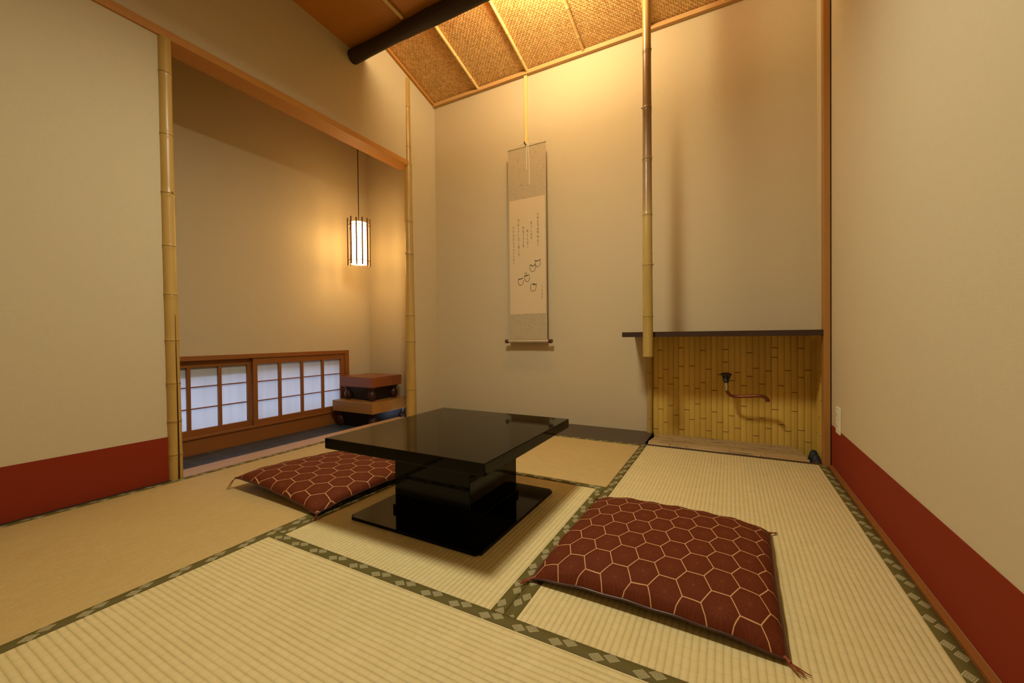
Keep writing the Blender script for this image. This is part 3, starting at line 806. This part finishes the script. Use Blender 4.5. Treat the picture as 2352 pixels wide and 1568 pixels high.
D = {'cup1': [(-1.3104, 1.2466), (-1.3125, 1.2264), (-1.3071, 1.2021), (-1.2922, 1.1906), (-1.2735, 1.2024), (-1.2677, 1.2255), (-1.2693, 1.2493)],
'cup1t': [(-1.3123, 1.2451), (-1.3029, 1.2408), (-1.2936, 1.2365), (-1.288, 1.2427), (-1.2806, 1.2403), (-1.2675, 1.2508)],
'cup2': [(-1.3542, 1.2116), (-1.3571, 1.1896), (-1.3519, 1.1687), (-1.3338, 1.1603), (-1.3168, 1.1656), (-1.3091, 1.1887), (-1.307, 1.2123)],
'cup2t': [(-1.3553, 1.2134), (-1.3484, 1.2145), (-1.3353, 1.2013), (-1.3221, 1.2069), (-1.3107, 1.2144)],
'cup3': [(-1.4048, 1.1353), (-1.4012, 1.1109), (-1.3937, 1.0897), (-1.3726, 1.0847), (-1.3629, 1.1011), (-1.3607, 1.1283)],
'cup3t': [(-1.4029, 1.1317), (-1.3951, 1.138), (-1.3875, 1.1288), (-1.3798, 1.1367), (-1.376, 1.133), (-1.3625, 1.1422)],
'cup3e': [(-1.4027, 1.1489), (-1.3891, 1.1616), (-1.3854, 1.1441), (-1.3836, 1.137)],
'cup4': [(-1.4556, 1.1151), (-1.4586, 1.091), (-1.4542, 1.0663), (-1.4307, 1.063), (-1.4151, 1.0774), (-1.4109, 1.1047)],
'cup4t': [(-1.4556, 1.1134), (-1.4459, 1.1091), (-1.4361, 1.1136), (-1.4302, 1.1114), (-1.4165, 1.1207)],
'cup5': [(-1.3461, 1.0725), (-1.3532, 1.0422), (-1.3523, 1.0182), (-1.3278, 1.0098), (-1.3127, 1.0156), (-1.3049, 1.0423), (-1.3028, 1.066)],
'cup5t': [(-1.3367, 1.0616), (-1.3272, 1.0711), (-1.3236, 1.0572), (-1.3197, 1.0706), (-1.3161, 1.055), (-1.3047, 1.0661)]}
for i in range(1, 6):
    b = bmesh.new()
    for k, p in D.items():
        if k.startswith('cup%d' % i): stroke(b, smooth(p), .0066 if k[-1] == 't' else .0036, .0046 if k[-1] == 't' else .0030)
    part('ink_drawing', b, INK, t)
rn = random.Random(21)
cols = [(-1.2852, 1.606, 1.363, .0215, 1), (-1.342, 1.548, 1.412, .021, 1), (-1.374, 1.492, 1.346, .019, 1), (-1.4105, 1.520, 1.362, .020, 1), (-1.452, 1.580, 1.296, .021, 1), (-1.496, 1.530, 1.240, .021, 0), (-1.2555, 1.056, .944, .015, 0)]
GL = [  # cursive kana like glyphs in a unit box, several strokes each
    [[(.5, 1), (.45, .55), (.55, .05)], [(.15, .75), (.5, .7), (.9, .8)], [(.3, .4), (.7, .3), (.8, .1)]],
    [[(.2, .9), (.6, .8), (.4, .5), (.7, .3), (.3, .05)]],
    [[(.15, .8), (.85, .85)], [(.5, 1), (.5, .4), (.2, .1)], [(.55, .45), (.85, .1)]],
    [[(.3, .9), (.25, .3), (.5, .1), (.8, .35), (.6, .6), (.35, .4)], [(.7, .95), (.85, .8)]],
    [[(.5, 1), (.52, .1), (.4, .0)], [(.2, .6), (.8, .65)]],
    [[(.2, .8), (.35, .95), (.75, .8), (.8, .4), (.4, .05)], [(.4, .6), (.6, .5)]],
    [[(.3, 1), (.3, .5), (.55, .2), (.85, .3)]],
    [[(.1, .6), (.4, .8), (.85, .7)], [(.45, .95), (.35, .3), (.6, .05), (.8, .2)], [(.2, .3), (.75, .45)]]]
for ci, (cx_, z1_, z0_, cw, dark) in enumerate(cols):
    z = z1_; tgt = bmesh.new()
    while z > z0_ + .008:
        h = rn.uniform(.018, .030); g_ = rn.choice(GL)
        for s_ in g_:
            p = [(cx_ - cw / 2 + u * cw + rn.uniform(-.001, .001), z - h + v_ * h) for u, v_ in s_]
            ww = rn.uniform(.0018, .0036); stroke(tgt, smooth(p), ww, ww * .6)
        z -= h + rn.uniform(.002, .007)
    part('calligraphy_line', tgt, INKM if dark else INKF, t)

# ------------------------------------------------------------------ wall outlet on the right wall
t = thing('wall_outlet', 'ivory plastic double power outlet low on the right wall', 'outlet', (XR, 2.342, .262))
part('plate', box(XR - .008, XR, 2.305, 2.378, .200, .322, .0025), PLATE, t)
for z in (.235, .288):
    s_ = part('socket', box(XR - .0105, XR - .008, 2.326, 2.357, z - .018, z + .018, .0008), PLATE, t)
    for y in (2.336, 2.347):
        part('slot', box(XR - .0108, XR - .0103, y - .001, y + .001, z - .007, z + .007), SLOT, s_)

# ------------------------------------------------------------------ lamps that light the room
PX, PY, PZ = -.82, 1.10, 2.215
t = thing('ceiling_pendant', 'round pendant lamp over the table, above the picture', 'lamp', (PX, PY, slope_z(PY)))
part('cord', tube(bmesh.new(), [(PX, PY, 2.30), (PX, PY, slope_z(PY))], .004, 8), CORDB, t, True)
b = lathe(bmesh.new(), [(.001, 2.315), (.05, 2.31), (.15, 2.26), (.215, 2.200), (.218, 2.198), (.213, 2.198), (.148, 2.253), (.05, 2.30), (.001, 2.305)], (PX, PY, 0), 40)
part('lamp_shade', b, SHADEW, t, True)
def light(name, kind, loc, energy, color, **kw):
    l = bpy.data.lights.new(name, kind); l.energy = energy; l.color = color
    for k, v in kw.items(): setattr(l, k, v)
    o = bpy.data.objects.new(name, l); C.objects.link(o); o.location = loc; return o
WARM = (1.0, .97, .80)
light('pendant_bulb', 'POINT', (PX, PY, PZ), 7, WARM, shadow_soft_size=.07)
light('pendant_diffuser', 'AREA', (PX, PY, 2.192), 31, WARM, shape='DISK', size=.34)
light('cove_bulb', 'POINT', (-.96, 2.00, 2.83), 58, (1.0, .91, .60), shadow_soft_size=.12)

# daylight outside
wd = bpy.data.worlds.new('World'); sc.world = wd; wd.use_nodes = True
bg = wd.node_tree.nodes['Background']; bg.inputs[0].default_value = (.60, .71, 1.0, 1); bg.inputs[1].default_value = 3.5

# ------------------------------------------------------------------ camera
cam = bpy.data.cameras.new('camera'); co = bpy.data.objects.new('camera', cam); C.objects.link(co)
f_, yaw, pit, rol = 926.0968, math.radians(28.41732933), math.radians(-.63181311), math.radians(-.55780973)
cam.sensor_width = 36; cam.lens = f_ / 2352 * 36; cam.clip_start = .02
fw = Vector((-math.sin(yaw) * math.cos(pit), math.cos(yaw) * math.cos(pit), math.sin(pit)))
r0 = Vector((math.cos(yaw), math.sin(yaw), 0)); u0 = r0.cross(fw)
r_ = r0 * math.cos(rol) + u0 * math.sin(rol); u_ = -r0 * math.sin(rol) + u0 * math.cos(rol)
m4 = Matrix.Identity(4)
for i in range(3): m4[i][0] = r_[i]; m4[i][1] = u_[i]; m4[i][2] = -fw[i]
m4[2][3] = .66
co.matrix_world = m4
sc.camera = co
sc.view_settings.view_transform = 'Standard'; sc.view_settings.look = 'None'
sc.view_settings.exposure = 0; sc.view_settings.gamma = 1
